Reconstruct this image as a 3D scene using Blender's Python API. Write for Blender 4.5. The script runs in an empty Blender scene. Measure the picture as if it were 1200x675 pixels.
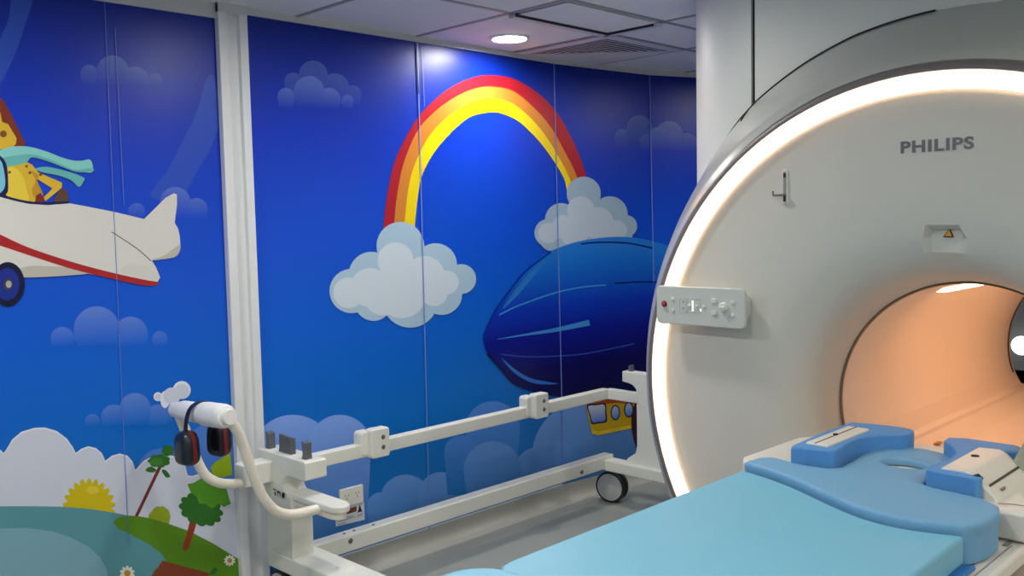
import bpy, bmesh, math
from mathutils import Vector, Matrix
from mathutils.geometry import tessellate_polygon
S = bpy.context.scene
COL = S.collection
PI = math.pi

# ------------------------------------------------------------------ camera
F, YAW, PITCH, ROLL, H = 1083.1, math.radians(45.256), math.radians(4.067), math.radians(-1.233), 1.46
cy, sy, cp, sp = math.cos(YAW), math.sin(YAW), math.cos(PITCH), math.sin(PITCH)
fw = Vector((sy*cp, cy*cp, -sp))
r0 = Vector((cy, -sy, 0)); u0 = r0.cross(fw)
cr, sr = math.cos(ROLL), math.sin(ROLL)
RT = r0*cr + u0*sr; UP = -r0*sr + u0*cr
cam = bpy.data.cameras.new('camera'); camo = bpy.data.objects.new('camera', cam); COL.objects.link(camo)
m = Matrix.Identity(4)
for i in range(3):
    m[i][0], m[i][1], m[i][2] = RT[i], UP[i], -fw[i]
m[2][3] = H
camo.matrix_world = m
cam.sensor_width = 36; cam.lens = F*36/1200; cam.clip_start = .02
S.camera = camo

def ray(x, y): return fw + RT*((x-600)/F) - UP*((y-337.5)/F)
def at(x, y, ax, v):
    "point where the sight line of a photo pixel meets the plane ax = v (world)"
    d = ray(x, y); i = 'XYZ'.index(ax)
    t = (v - (H if i == 2 else 0))/d[i]
    return Vector((d.x*t, d.y*t, d.z*t+H))

# ------------------------------------------------------------------ materials
def lin(c): return tuple(((v/255)/12.92 if v/255 <= .04045 else ((v/255+.055)/1.055)**2.4) for v in c)+(1,)
MATS = {}
def mat(name, rgb, rough=.45, metal=0, noise=.04, scale=40, bump=0, coat=0, emit=None, estr=0, spec=.5, sss=0):
    if name in MATS: return MATS[name]
    M = bpy.data.materials.new(name); M.use_nodes = True
    nt = M.node_tree; b = nt.nodes['Principled BSDF']
    c = lin(rgb)
    tc = nt.nodes.new('ShaderNodeTexCoord'); nz = nt.nodes.new('ShaderNodeTexNoise')
    nz.inputs['Scale'].default_value = scale; nz.inputs['Detail'].default_value = 4
    nt.links.new(tc.outputs['Object'], nz.inputs['Vector'])
    mx = nt.nodes.new('ShaderNodeMix'); mx.data_type = 'RGBA'
    mx.inputs[6].default_value = tuple(v*(1-noise) for v in c[:3])+(1,)
    mx.inputs[7].default_value = tuple(min(1, v*(1+noise)) for v in c[:3])+(1,)
    nt.links.new(nz.outputs['Fac'], mx.inputs[0]); nt.links.new(mx.outputs[2], b.inputs['Base Color'])
    b.inputs['Roughness'].default_value = rough; b.inputs['Metallic'].default_value = metal
    b.inputs['Specular IOR Level'].default_value = spec
    if coat: b.inputs['Coat Weight'].default_value = coat; b.inputs['Coat Roughness'].default_value = .08
    if bump:
        bp = nt.nodes.new('ShaderNodeBump'); bp.inputs['Strength'].default_value = bump; bp.inputs['Distance'].default_value = .002
        nt.links.new(nz.outputs['Fac'], bp.inputs['Height']); nt.links.new(bp.outputs['Normal'], b.inputs['Normal'])
    if emit:
        b.inputs['Emission Color'].default_value = lin(emit); b.inputs['Emission Strength'].default_value = estr
    MATS[name] = M
    return M

W_ = mat('white_enamel', (226, 226, 216), .42, noise=.02)
WALLW = mat('white_wall_paint', (225, 226, 226), .7, noise=.02)
COVER = mat('scanner_cover_white', (203, 202, 192), .5, noise=.012)
SHROUD = mat('glossy_grey_fairing', (176, 177, 170), .3, noise=.01, coat=.3)
TURRET = mat('pale_grey_turret', (220, 222, 214), .45, noise=.01)
BAND = mat('dark_trim_band', (112, 104, 104), .4)
DARK = mat('dark_gap', (22, 22, 24), .7)
LINER = mat('bore_liner_white', (236, 222, 208), .28, noise=.01)
VINYL_BLUE = mat('blue_vinyl', (116, 182, 208), .48, noise=.03, scale=14, bump=.06)
FOAM_BLUE = mat('blue_foam', (112, 164, 200), .62, noise=.05, scale=60, bump=.15)
FOAM_DEEP = mat('deep_blue_foam', (84, 146, 206), .6, noise=.05, scale=60, bump=.12)
RUBBER = mat('black_rubber', (26, 28, 32), .5)
GREYP = mat('grey_plastic', (92, 96, 100), .45)
BLACKP = mat('black_plastic', (20, 24, 30), .32)
REDP = mat('dark_red_plastic', (120, 22, 30), .4)
IVORY = mat('ivory_tube', (232, 226, 210), .38, noise=.02)
STEEL = mat('brushed_steel', (120, 120, 118), .35, metal=.8)
PANEL = mat('control_panel_grey', (196, 200, 192), .45, noise=.01)

# ------------------------------------------------------------------ mesh helpers
def setp(o, label=None, cat=None, group=None, kind=None):
    if label: o['label'] = label
    if cat: o['category'] = cat
    if group: o['group'] = group
    if kind: o['kind'] = kind
    return o
def empty(name, loc, label, cat, group=None):
    o = bpy.data.objects.new(name, None); COL.objects.link(o); o.location = loc; o.empty_display_size = .05
    return setp(o, label, cat, group)
def obj(name, bm, mats, parent=None, smooth=True, bevel=0, seg=3, angle=35, label=None, sub=0):
    me = bpy.data.meshes.new(name); bmesh.ops.recalc_face_normals(bm, faces=bm.faces[:]) if smooth is not None else None
    bm.to_mesh(me); bm.free()
    for q in (mats if isinstance(mats, (list, tuple)) else [mats]): me.materials.append(q)
    o = bpy.data.objects.new(name, me); COL.objects.link(o)
    if parent is not None:
        o.parent = parent; 
        base = Vector((0, 0, 0)); q = parent
        while q is not None: base += q.location; q = q.parent
        me.transform(Matrix.Translation(-base))
    if smooth:
        for p in me.polygons: p.use_smooth = True
    if bevel:
        b = o.modifiers.new('bevel', 'BEVEL'); b.width = bevel; b.segments = seg; b.limit_method = 'ANGLE'; b.angle_limit = math.radians(30)
    if sub:
        s = o.modifiers.new('sub', 'SUBSURF'); s.levels = sub; s.render_levels = sub
    if smooth:
        try:
            me.set_sharp_from_angle(angle=math.radians(angle))
        except Exception: pass
        if bevel:
            w = o.modifiers.new('wn', 'WEIGHTED_NORMAL'); w.keep_sharp = False
    if label: o['label'] = label
    return o
def box(bm, x0, x1, y0, y1, z0, z1):
    v = [bm.verts.new(p) for p in ((x0,y0,z0),(x1,y0,z0),(x1,y1,z0),(x0,y1,z0),(x0,y0,z1),(x1,y0,z1),(x1,y1,z1),(x0,y1,z1))]
    for f in ((3,2,1,0),(4,5,6,7),(0,1,5,4),(1,2,6,5),(2,3,7,6),(3,0,4,7)): bm.faces.new([v[i] for i in f])
    return bm
def nbox(*a):
    return box(bmesh.new(), *a)
def prism(bm, pts, ax, a, b):
    "outline of 2-D points in the plane across axis ax, from a to b"
    def P(p, t):
        return {'X': (t, p[0], p[1]), 'Y': (p[0], t, p[1]), 'Z': (p[0], p[1], t)}[ax]
    A = [bm.verts.new(P(p, a)) for p in pts]; B = [bm.verts.new(P(p, b)) for p in pts]
    n = len(pts)
    bm.faces.new(A); bm.faces.new(B[::-1])
    for i in range(n): bm.faces.new((A[i], B[i], B[(i+1) % n], A[(i+1) % n]))
    return bm
def cr_spline(pts, n=8, closed=False):
    pts = [Vector(p) for p in pts]; N = len(pts); out = []
    rng = range(N) if closed else range(N-1)
    for i in rng:
        if closed: p0, p1, p2, p3 = pts[i-1], pts[i], pts[(i+1) % N], pts[(i+2) % N]
        else: p0, p1, p2, p3 = pts[max(i-1, 0)], pts[i], pts[i+1], pts[min(i+2, N-1)]
        for k in range(n):
            t = k/n
            out.append(.5*((2*p1)+(p2-p0)*t+(2*p0-5*p1+4*p2-p3)*t*t+(3*p1-p0-3*p2+p3)*t**3))
    if not closed: out.append(pts[-1])
    return out
def tube(bm, pts, r, n=14, cap=True, flat=None):
    pts = [Vector(p) for p in pts]; rings = []
    t = (pts[1]-pts[0]).normalized(); a = t.orthogonal().normalized()
    for i, p in enumerate(pts):
        t = (pts[min(i+1, len(pts)-1)]-pts[max(i-1, 0)]).normalized()
        a = (a - t*a.dot(t)).normalized(); b = t.cross(a)
        rr = r[i] if isinstance(r, (list, tuple)) else r
        rings.append([bm.verts.new(p+a*rr*math.cos(2*PI*k/n)+b*rr*math.sin(2*PI*k/n)) for k in range(n)])
    for A, B in zip(rings, rings[1:]):
        for k in range(n): bm.faces.new((A[k], A[(k+1) % n], B[(k+1) % n], B[k]))
    if cap: bm.faces.new(rings[0][::-1]); bm.faces.new(rings[-1])
    return bm
def ribbon(bm, pts, side, w, th):
    "a strap: rectangle section swept along pts, width along the fixed direction side"
    pts = [Vector(p) for p in pts]; side = Vector(side).normalized(); rings = []
    for i, p in enumerate(pts):
        t = (pts[min(i+1, len(pts)-1)]-pts[max(i-1, 0)]).normalized(); n = t.cross(side).normalized()
        rings.append([bm.verts.new(p+side*(w/2*a)+n*(th/2*b)) for a, b in ((-1,-1),(1,-1),(1,1),(-1,1))])
    for A, B in zip(rings, rings[1:]):
        for k in range(4): bm.faces.new((A[k], A[(k+1) % 4], B[(k+1) % 4], B[k]))
    bm.faces.new(rings[0][::-1]); bm.faces.new(rings[-1]); return bm
def lathe(bm, prof, o, ax, n=40):
    "profile of (radius, distance along ax) turned about the line through o"
    ax = Vector(ax).normalized(); a = ax.orthogonal().normalized(); b = ax.cross(a); o = Vector(o); rings = []
    for r, h in prof:
        if r < 1e-6: rings.append([bm.verts.new(o+ax*h)]); continue
        rings.append([bm.verts.new(o+ax*h+(a*math.cos(2*PI*k/n)+b*math.sin(2*PI*k/n))*r) for k in range(n)])
    for A, B in zip(rings, rings[1:]):
        for k in range(n):
            q = [A[k % len(A)], A[(k+1) % len(A)], B[(k+1) % len(B)], B[k % len(B)]]
            u = []; [u.append(v) for v in q if v not in u]
            if len(u) > 2: bm.faces.new(u)
    return bm
def rrect(x0, x1, y0, y1, r, n=6):
    out = []
    for cx, cyy, a0 in ((x1-r, y1-r, 0), (x0+r, y1-r, 90), (x0+r, y0+r, 180), (x1-r, y0+r, 270)):
        for k in range(n+1):
            a = math.radians(a0+90*k/n); out.append((cx+r*math.cos(a), cyy+r*math.sin(a)))
    return out

# ------------------------------------------------------------------ room
WY = 3.163; CZ = 2.277; SK = .09
A0 = Vector((3.53, 3.163, 0)); B0 = Vector((4.22, 3.08, 0)); C0 = Vector((5.2, 2.70, 0))
XL, XR, YN = -2.6, 6.4, -2.8
floor_m = mat('grey_vinyl_floor', (160, 163, 158), .38, noise=.10, scale=160)
bm = nbox(XL, XR, YN, WY+.15, -.08, 0); setp(obj('floor', bm, floor_m, smooth=False), kind='structure')
# ceiling: tiles and the bars of the grid between them
TILE = mat('ceiling_tile', (226, 229, 230), .8, noise=.03, scale=300)
GRID = mat('ceiling_grid_bar', (150, 150, 158), .5)
bm = nbox(XL, XR, YN, WY+.15, CZ, CZ+.08)
for f in bm.faces: f.material_index = 0
def bar(x0, x1, y0, y1):
    n0 = len(bm.faces); box(bm, x0, x1, y0, y1, CZ-.004, CZ+.002); bm.faces.ensure_lookup_table()
    for f in bm.faces[n0:]: f.material_index = 1
xs = [2.027+.6*k for k in range(-7, 8)]
for x in xs: bar(x-.009, x+.009, YN, WY)
for y in (2.58, 2.28, 1.68, 1.08, .48, -.12, -.72, -1.32, -1.92, -2.52): bar(XL, XR, y-.009, y+.009)
setp(obj('ceiling', bm, [TILE, GRID], smooth=False), kind='structure')
# back wall, faceted at its far end, behind the printed panels
bm = bmesh.new()
prism(bm, [(XL, WY), (A0.x, A0.y), (B0.x, B0.y), (C0.x, C0.y), (XR, C0.y-.1), (XR, WY+.14), (XL, WY+.14)], 'Z', 0, CZ)
setp(obj('wall_back', bm, WALLW, smooth=False), kind='structure')
setp(obj('wall_right', nbox(XR, XR+.1, YN, WY, 0, CZ), mat('dark_grey_wall', (116, 117, 120), .7), smooth=False), kind='structure')
setp(obj('wall_left', nbox(XL-.1, XL, YN, WY, 0, CZ), WALLW, smooth=False), kind='structure')
setp(obj('wall_front', nbox(XL, XR, YN-.1, YN, 0, CZ), WALLW, smooth=False), kind='structure')
# wall angle under the ceiling (deeper over the left panels)
bm = bmesh.new()
box(bm, 1.684, 1.801, WY-.034, WY, 2.243, CZ)
box(bm, XL, 1.70, WY-.010, WY+.01, 2.222, CZ)
prism(bm, [(1.70, WY-.012), (A0.x, A0.y-.012), (B0.x-.002, B0.y-.012), (C0.x, C0.y-.012), (C0.x, C0.y+.01), (B0.x, B0.y+.01), (A0.x, A0.y+.01), (1.70, WY+.01)], 'Z', 2.252, CZ)
setp(obj('trim_1', bm, mat('ceiling_edge_trim', (196, 198, 202), .6), smooth=False), kind='structure')
# post between the mural panels: two jambs with a recess
bm = bmesh.new()
prism(bm, [(1.684, WY), (1.684, WY-.03), (1.719, WY-.03), (1.721, WY-.012), (1.766, WY-.012), (1.768, WY-.03), (1.801, WY-.03), (1.801, WY)], 'Z', 0, CZ)
setp(obj('trim_2', bm, mat('white_post', (222, 224, 226), .45), smooth=False, bevel=.003), kind='structure')
# coved vinyl skirting
SKM = mat('grey_vinyl_skirting', (178, 177, 168), .45, noise=.06, scale=120)
def skirting(name, P, Q):
    d = (Q-P).normalized(); n = Vector((d.y, -d.x, 0))
    if n.y > 0: n = -n
    prof = [(0, SK), (.006, SK), (.007, .05), (.010, .034), (.018, .018), (.034, .006), (.052, .002), (.06, 0), (0, 0)]
    bm = bmesh.new()
    A = [bm.verts.new(P+n*a+Vector((0, 0, z))) for a, z in prof]; B = [bm.verts.new(Q+n*a+Vector((0, 0, z))) for a, z in prof]
    k = len(prof)
    for i in range(k): bm.faces.new((A[i], A[(i+1) % k], B[(i+1) % k], B[i]))
    bm.faces.new(A); bm.faces.new(B[::-1])
    setp(obj(name, bm, SKM, angle=50), kind='structure')
skirting('baseboard_back', Vector((1.801, WY, 0)), A0)
skirting('baseboard_left', Vector((XL, WY, 0)), Vector((1.684, WY, 0)))
skirting('baseboard_right', A0, B0)
bm = bmesh.new(); box(bm, 1.801, A0.x, WY-.005, WY+.005, SK, SK+.006)
setp(obj('trim_3', bm, mat('pale_capping', (205, 215, 225), .4), smooth=False), kind='structure')

# ------------------------------------------------------------------ printed mural
SKY = [(0.0, (0, 108, 176)), (.25, (0, 108, 196)), (.42, (0, 96, 208)), (.60, (0, 76, 208)), (.80, (0, 52, 190)), (1.0, (6, 36, 140))]
def ramp(nt, stops):
    r = nt.nodes.new('ShaderNodeValToRGB'); e = r.color_ramp.elements
    while len(e) > 1: e.remove(e[-1])
    e[0].position = stops[0][0]; e[0].color = lin(stops[0][1])
    for p, c in stops[1:]:
        k = e.new(p); k.color = lin(c)
    return r
def zfac(nt, z0, z1):
    tc = nt.nodes.new('ShaderNodeTexCoord'); sx = nt.nodes.new('ShaderNodeSeparateXYZ'); mr = nt.nodes.new('ShaderNodeMapRange')
    nt.links.new(tc.outputs['Object'], sx.inputs[0]); nt.links.new(sx.outputs['Z'], mr.inputs['Value'])
    mr.inputs['From Min'].default_value = z0; mr.inputs['From Max'].default_value = z1
    return mr.outputs[0]
ROUGH = .36
def print_mat(name):
    M = bpy.data.materials.new(name); M.use_nodes = True; b = M.node_tree.nodes['Principled BSDF']
    b.inputs['Roughness'].default_value = ROUGH; b.inputs['Specular IOR Level'].default_value = .34
    return M, M.node_tree, b
PM = {}
def flat(rgb):
    k = 'print_%02x%02x%02x' % rgb
    if k not in PM:
        M, nt, b = print_mat('print_ink'); b.inputs['Base Color'].default_value = lin(rgb); PM[k] = M
    return PM[k]
def grad(name, stops, z0, z1):
    if name not in PM:
        M, nt, b = print_mat(name); r = ramp(nt, stops); nt.links.new(zfac(nt, z0, z1), r.inputs[0]); nt.links.new(r.outputs[0], b.inputs['Base Color']); PM[name] = M
    return PM[name]
def fade(tint, z0, z1, amax):
    k = ('f', tint, round(z0, 3), round(z1, 3), amax)
    if k not in PM:
        M, nt, b = print_mat('print_cloud'); r = ramp(nt, SKY); nt.links.new(zfac(nt, .09, 2.25), r.inputs[0])
        mr = zfac(nt, z0, z1); ml = nt.nodes.new('ShaderNodeMath'); ml.operation = 'MULTIPLY'; ml.inputs[1].default_value = amax
        nt.links.new(mr, ml.inputs[0]); mx = nt.nodes.new('ShaderNodeMix'); mx.data_type = 'RGBA'
        nt.links.new(ml.outputs[0], mx.inputs[0]); nt.links.new(r.outputs[0], mx.inputs[6]); mx.inputs[7].default_value = lin(tint)
        nt.links.new(mx.outputs[2], b.inputs['Base Color']); PM[k] = M
    return PM[k]
SKYM = grad('print_sky', SKY, .09, 2.25)

class Mural:
    "flat printed sheet on the wall: every inked shape is cut to the panels it crosses"
    def __init__(s, name, facets):
        s.bm = bmesh.new(); s.mats = []; s.lay = 0; s.fac = facets; s.name = name
        for P, Q, z0, z1, s0, s1 in facets:
            d = (Q-P).normalized(); s.put(s.facet(P, Q), [(s0, z0), (s1, z0), (s1, z1), (s0, z1)], SKYM, .001)
    def facet(s, P, Q):
        d = (Q-P).normalized(); n = Vector((d.y, -d.x, 0)); return P, d, n
    def slot(s, M):
        if M not in s.mats: s.mats.append(M)
        return s.mats.index(M)
    def put(s, fr, pts, M, off):
        P, d, n = fr
        vs = [P+d*a+n*off+Vector((0, 0, z)) for a, z in pts]
        bv = [s.bm.verts.new(v) for v in vs]
        for t in tessellate_polygon([[Vector((a, z, 0)) for a, z in pts]]):
            try:
                f = s.bm.faces.new([bv[i] for i in t])
                if f.normal.length == 0: f.normal_update()
                f.normal_update()
                if f.normal.dot(n) < 0: f.normal_flip()
                f.material_index = s.slot(M)
            except ValueError: pass
    def poly(s, px, M, up=True):
        if up: s.lay += 1
        for P, Q, z0, z1, s0, s1 in s.fac:
            fr = s.facet(P, Q); _, d, n = fr; pts = []
            for x, y in px:
                rr = ray(x, y); t = P.dot(n)/rr.dot(n); h = rr*t
                pts.append(((h-P).dot(d), h.z+H))
            for k, lim, sg in ((0, s0, 1), (0, s1, -1), (1, z0, 1), (1, z1, -1)):
                out = []
                for i in range(len(pts)):
                    a, b = pts[i-1], pts[i]; ia, ib = (a[k]-lim)*sg >= 0, (b[k]-lim)*sg >= 0
                    if ia != ib:
                        t = (lim-a[k])/(b[k]-a[k]); out.append((a[0]+(b[0]-a[0])*t, a[1]+(b[1]-a[1])*t))
                    if ib: out.append(b)
                pts = out
                if len(pts) < 3: break
            if len(pts) > 2: s.put(fr, pts, M, .001+s.lay*.00006)
    def curve(s, px, M, n=6): s.poly([tuple(p) for p in cr_spline(px, n, True)], M)
    def lobe(s, x, y, r, M, yb):
        a = [(x-r*math.cos(PI*k/24), y-r*math.sin(PI*k/24)) for k in range(25)]
        if yb > y: a += [(x+r*.97, min(yb, y+r*.35)), (x+r*.8, yb), (x-r*.8, yb), (x-r*.97, min(yb, y+r*.35))]
        s.poly(a, M)
    def circ(s, x, y, r, M, ry=None, n=30, a0=0, up=True):
        ry = ry or r; s.poly([(x+r*math.cos(2*PI*k/n), y+ry*math.sin(2*PI*k/n)) for k in range(n)], M, up)
    def line(s, px, w, M, taper=False):
        p = [Vector(q) for q in cr_spline(px, 8)]; L, R = [], []
        for i, q in enumerate(p):
            t = (p[min(i+1, len(p)-1)]-p[max(i-1, 0)]).normalized(); nn = Vector((-t.y, t.x))
            ww = w/2*((i/(len(p)-1)) if taper else 1)+.15
            L.append(tuple(q+nn*ww)); R.append(tuple(q-nn*ww))
        s.poly(L+R[::-1], M)
    def puff(s, cs, tint, ybase, amax, dz=.0):
        "soft cloud of lobes that melts into the sky at its foot"
        xs_ = sum(c[0] for c in cs)/len(cs); P, Q = s.fac[0][:2]
        if len(s.fac) > 1 and xs_ > 700: P, Q = s.fac[1][:2]
        n = s.facet(P, Q)[2]
        def z(x, y):
            rr = ray(x, y); return (rr*(P.dot(n)/rr.dot(n))).z+H
        top_ = min(y-r for x, y, r in cs)
        for x, y, r in cs: s.lobe(x, y, r, fade(tint, z(x, ybase), z(x, y-r)+(z(x, top_)-z(x, y-r))*.35, amax), ybase)
    def done(s, label, cat):
        me = bpy.data.meshes.new(s.name); s.bm.to_mesh(me); s.bm.free()
        for M in s.mats: me.materials.append(M)
        o = bpy.data.objects.new(s.name, me); COL.objects.link(o); return setp(o, label, cat)

def scallop(cx, cyy, rx, ry, n, depth, a0=0, a1=360, rot=0):
    out = []; steps = n*6
    for k in range(steps+(0 if a1-a0 >= 360 else 1)):
        a = a0+(a1-a0)*k/steps; f = 1-depth*(1-abs(math.sin(PI*(k/6))))
        x, y = rx*f*math.cos(math.radians(a)), ry*f*math.sin(math.radians(a)); c, q = math.cos(rot), math.sin(rot)
        out.append((cx+x*c-y*q, cyy+x*q+y*c))
    return out

SEAM = flat((92, 118, 196))
# --- left panels: aeroplane, lake and trees
mu = Mural('wall_mural', [(Vector((XL+.02, WY, 0)), Vector((1.70, WY, 0)), SK, 2.222, 0, 1.69-XL-.02)])
TRAIL = flat((40, 76, 178))
mu.curve([(-20, 110), (0, 47), (10, 22), (18, -20), (46, -20), (38, 2), (25, 43), (10, 80), (-12, 120)], TRAIL)
mu.curve([(242, 93), (251, 92), (257, 140), (247, 173), (233, 197), (212, 230), (176, 230), (196, 200), (213, 167), (230, 133)], flat((40, 78, 190)))
CT = (110, 140, 215)
mu.puff([(104, 86, 10), (182, 94, 8), (158, 95, 17), (131.7, 84, 19)], (86, 112, 190), 100, .75)
mu.puff([(160, 248, 10), (230, 245, 13), (205, 237, 18)], (100, 124, 200), 256, .75)
mu.puff([(73, 397, 14), (187, 397, 9), (153, 391, 20), (113, 386, 27)], CT, 406, .72)
mu.puff([(108, 494, 9), (133, 489, 15), (185, 490, 16), (158, 479, 18.5)], CT, 499, .72)
mu.circ(190, 556, 31, flat((72, 122, 205))); mu.circ(262, 547, 56, flat((72, 124, 210)))
LAV = flat((205, 210, 226)); LAVR = flat((226, 230, 240))
mu.circ(212.7, 457, 10.5, LAVR); mu.circ(213, 458.5, 8.5, LAV); mu.circ(184.8, 464.8, 5.2, LAVR); mu.circ(185.3, 465.3, 4, LAV); mu.circ(193, 468, 5.5, LAVR, ry=10); mu.circ(201, 464, 10, LAV)
def bigcloud(g, M):
    mu.poly([(-10, 534-g), (0, 528-g), (4, 532-g), (7, 528-g), (14, 516-g), (25, 507-g), (40, 502.5-g), (52, 502-g), (66, 506-g), (78, 515-g), (85, 525-g), (88.5, 532-g), (95, 527-g), (103, 524-g), (112, 526-g), (119, 532-g), (123, 541-g), (131, 535-g), (140, 532.5-g), (149, 535-g), (155, 542-g), (158.3, 552-g),
          (168, 541-g), (180, 535-g), (196, 534-g), (209, 537-g), (216, 544-g), (219.5, 558-g), (225, 559-g), (231, 557-g), (239, 560-g), (244, 566-g), (256, 562-g), (290, 575), (290, 720), (-10, 720)], M)
bigcloud(1.2, LAVR); bigcloud(-.6, LAV)
mu.poly(scallop(104, 596, 31.5, 36, 22, .18), flat((206, 184, 14)))
mu.poly(scallop(108, 574, 8, 5, 5, .2), flat((222, 196, 60)))
mu.poly([(-10, 593), (0, 593), (40, 593), (70, 593.5), (104, 596), (135, 601), (160, 606), (200, 616), (200, 740), (-10, 740)], flat((88, 148, 158)))
mu.poly([(-10, 619), (0, 619.2), (30, 618.5), (60, 622), (84, 630), (104, 641), (117, 653), (125, 668), (127, 690), (120, 740), (-10, 740)], flat((122, 168, 182)))
mu.line([(158.8, 606), (165, 593), (175, 572), (187.5, 546)], 3.4, flat((112, 40, 34)))
mu.poly(scallop(187, 593+12, 12.5, 12, 5, .1)[:], flat((146, 164, 34)))
mu.poly([(173, 612), (174, 602), (180, 598), (190, 592.5), (197, 597), (199.5, 605), (197, 616), (180, 618)], flat((150, 168, 36)))
GR = flat((86, 136, 22))
mu.poly([(132.5, 612), (135, 608), (141, 605.5), (152, 604), (164, 605), (175, 607), (198, 614), (221, 622), (250, 637), (276, 653), (300, 668), (300, 740), (172, 740), (175, 680), (180, 668), (190, 663), (195.5, 659), (188.6, 648.6), (175, 638), (152, 625.6), (138, 619)], GR)
DG, MG, YG = flat((44, 108, 34)), flat((82, 148, 32)), flat((150, 176, 22))
mu.poly([(213, 643), (216, 645.5), (220.5, 643), (226, 626), (232, 606), (224, 604), (218, 626)], flat((142, 58, 30)))
mu.poly(scallop(235, 597, 27, 19, 12, .14, rot=.35), DG)
mu.poly([(219, 567), (226, 566), (236, 560), (250, 553), (262, 563), (270, 590), (262, 594), (256, 590), (248, 596), (240, 590), (233, 590), (230, 582), (223, 577)], MG)
mu.poly([(246, 548), (252, 541), (258, 538), (269, 530), (272, 556), (262, 559), (250, 558)], YG)
mu.poly(scallop(186, 540, 13.5, 8, 7, .15), DG); mu.poly(scallop(183, 541, 8, 5, 5, .15), flat((62, 128, 44))); mu.poly(scallop(196, 528, 7, 7, 5, .15), DG)
mu.curve([(170, 551), (176, 546.5), (183, 551), (177, 553.5)], DG); mu.curve([(189, 551), (194, 551), (199, 558), (194, 559)], DG)
mu.poly([(176, 676), (190, 656.6), (206, 661), (244, 671), (246, 690), (170, 690)], flat((128, 60, 38)))
mu.poly([(244, 673), (250, 664), (255, 667), (252, 672)], DG)
for x, y, r in ((148.6, 671.5, 9), (268.5, 656.6, 6.8)):
    mu.poly(scallop(x, y, r, r, 10, .3), flat((226, 226, 220))); mu.circ(x, y, r*.42, flat((186, 140, 40)))
# aeroplane
PW, PG, NAVY = flat((214, 212, 206)), flat((186, 182, 172)), flat((16, 20, 78))
mu.poly([(0, 115), (4, 118), (14, 137), (29, 167), (27, 174), (10, 172), (-4, 150)], flat((122, 46, 28)))
YL = flat((214, 176, 48))
mu.poly([(-4, 132), (0, 132), (2, 143), (9, 145.5), (14, 154), (19, 162), (18, 169), (12, 175), (-4, 175)], YL)
mu.poly([(7, 195), (29, 189), (37, 193), (44, 202), (58, 208), (72, 214), (72, 220), (53, 235.5), (49, 233), (61, 221), (42, 209), (42, 218), (47, 227), (44, 238), (8, 234)], YL)
mu.curve([(8, 200), (16, 196), (26, 206), (30, 220), (32, 236), (8, 232)], flat((226, 198, 64)))
mu.curve([(45, 206), (43, 212), (50, 229), (40, 232), (37, 222), (41, 212), (36, 200)], flat((190, 140, 40)))
for x, y, r in ((3.5, 157, 4), (10.5, 202, 1.7), (30.5, 195, 1.6), (34.5, 202.5, 1.8), (47, 204.5, 1.9)): mu.circ(x, y, r, flat((120, 76, 34)))
mu.poly([(42, 229), (47, 226), (52, 234), (48, 238), (40, 238)], flat((118, 40, 30)))
mu.curve([(63, 236), (67, 226), (72, 221.5), (78, 225), (79, 237), (70, 239)], flat((92, 62, 50)))
SC, SC2 = flat((132, 202, 196)), flat((100, 178, 174))
mu.curve([(41, 198), (53, 195.5), (71, 199), (85, 203), (97, 208), (98, 211), (92, 219), (82, 211), (67, 205.5), (49, 202)], SC2)
mu.poly([tuple(p) for p in cr_spline([(-6, 178), (0, 176), (13, 172), (33, 172), (55, 178), (70, 184), (84, 188), (95, 188.5), (105.5, 187.5), (108, 201), (98, 202), (89, 201), (73, 195.5), (55, 188), (37, 184), (29, 191), (7, 195.5), (-6, 192)], 4, True)], SC)
mu.curve([(0, 186), (20, 182), (36, 181), (56, 186), (74, 194), (88, 199), (107, 197), (107.5, 201), (89, 201.5), (73, 196), (55, 189), (37, 184.5), (29, 191), (7, 195.5), (0, 194)], SC2)
mu.curve([(-8, 182), (0, 183), (7, 193), (9, 214), (7, 227), (-8, 229)], NAVY); mu.curve([(-8, 187), (0, 188), (4, 200), (5.5, 216), (1, 225), (-8, 226)], flat((120, 190, 214)))
mu.poly([(-10, 229), (0, 231), (14, 235), (33, 239), (56, 240.5), (80, 238), (106, 243), (133, 248.3), (168, 256.7), (180, 245), (193, 232), (203, 226.5), (206.5, 228), (206.7, 240), (204, 261), (208, 268), (210, 277), (210.7, 290), (208, 298), (200, 302), (188, 304), (177, 305), (182, 313), (187, 325), (183, 331.7), (160, 331), (133, 326), (100, 320), (60, 323), (30, 324), (-10, 322)], PW)
mu.curve([(30, 312.5), (60, 312), (84, 314), (100, 318), (100, 321), (60, 324), (30, 325), (0, 323)], PG)
mu.curve([(176, 305), (192, 299), (209, 287), (210.5, 292), (207, 299), (199, 302.5)], PG)
mu.curve([(150, 310), (170, 312), (186, 326), (170, 326), (140, 318)], flat((209, 207, 200)))
mu.curve([(-8, 272), (0, 275), (33, 290), (83, 306.7), (133, 320), (170, 328), (184, 330.5), (182, 334), (166, 334), (133, 327), (83, 315), (33, 299), (0, 288), (-8, 286)], flat((168, 34, 38)))
mu.line([(130, 271.7), (146, 282), (162, 293), (176, 305.5)], .9, flat((104, 100, 98)))
mu.line([(-6, 227), (0, 228.5), (15, 233.5), (35, 237.5), (56, 238.5), (80, 237)], 2.6, NAVY)
mu.circ(8.5, 333, 19.8, flat((14, 18, 52)), ry=26); mu.circ(8, 333, 14, flat((22, 44, 140)), ry=19); mu.circ(9, 333, 5.6, flat((60, 60, 70)), ry=7); mu.circ(9.5, 333, 3.4, flat((170, 165, 160)), ry=4.2)
for a, b in (((121.5, -4), (150, 640)), ((134, 32), (144.5, 240))): mu.line([a, b], .5, SEAM)
mu.done('blue sky wall mural with a white aeroplane over a lake, left of the white post', 'mural')

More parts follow.
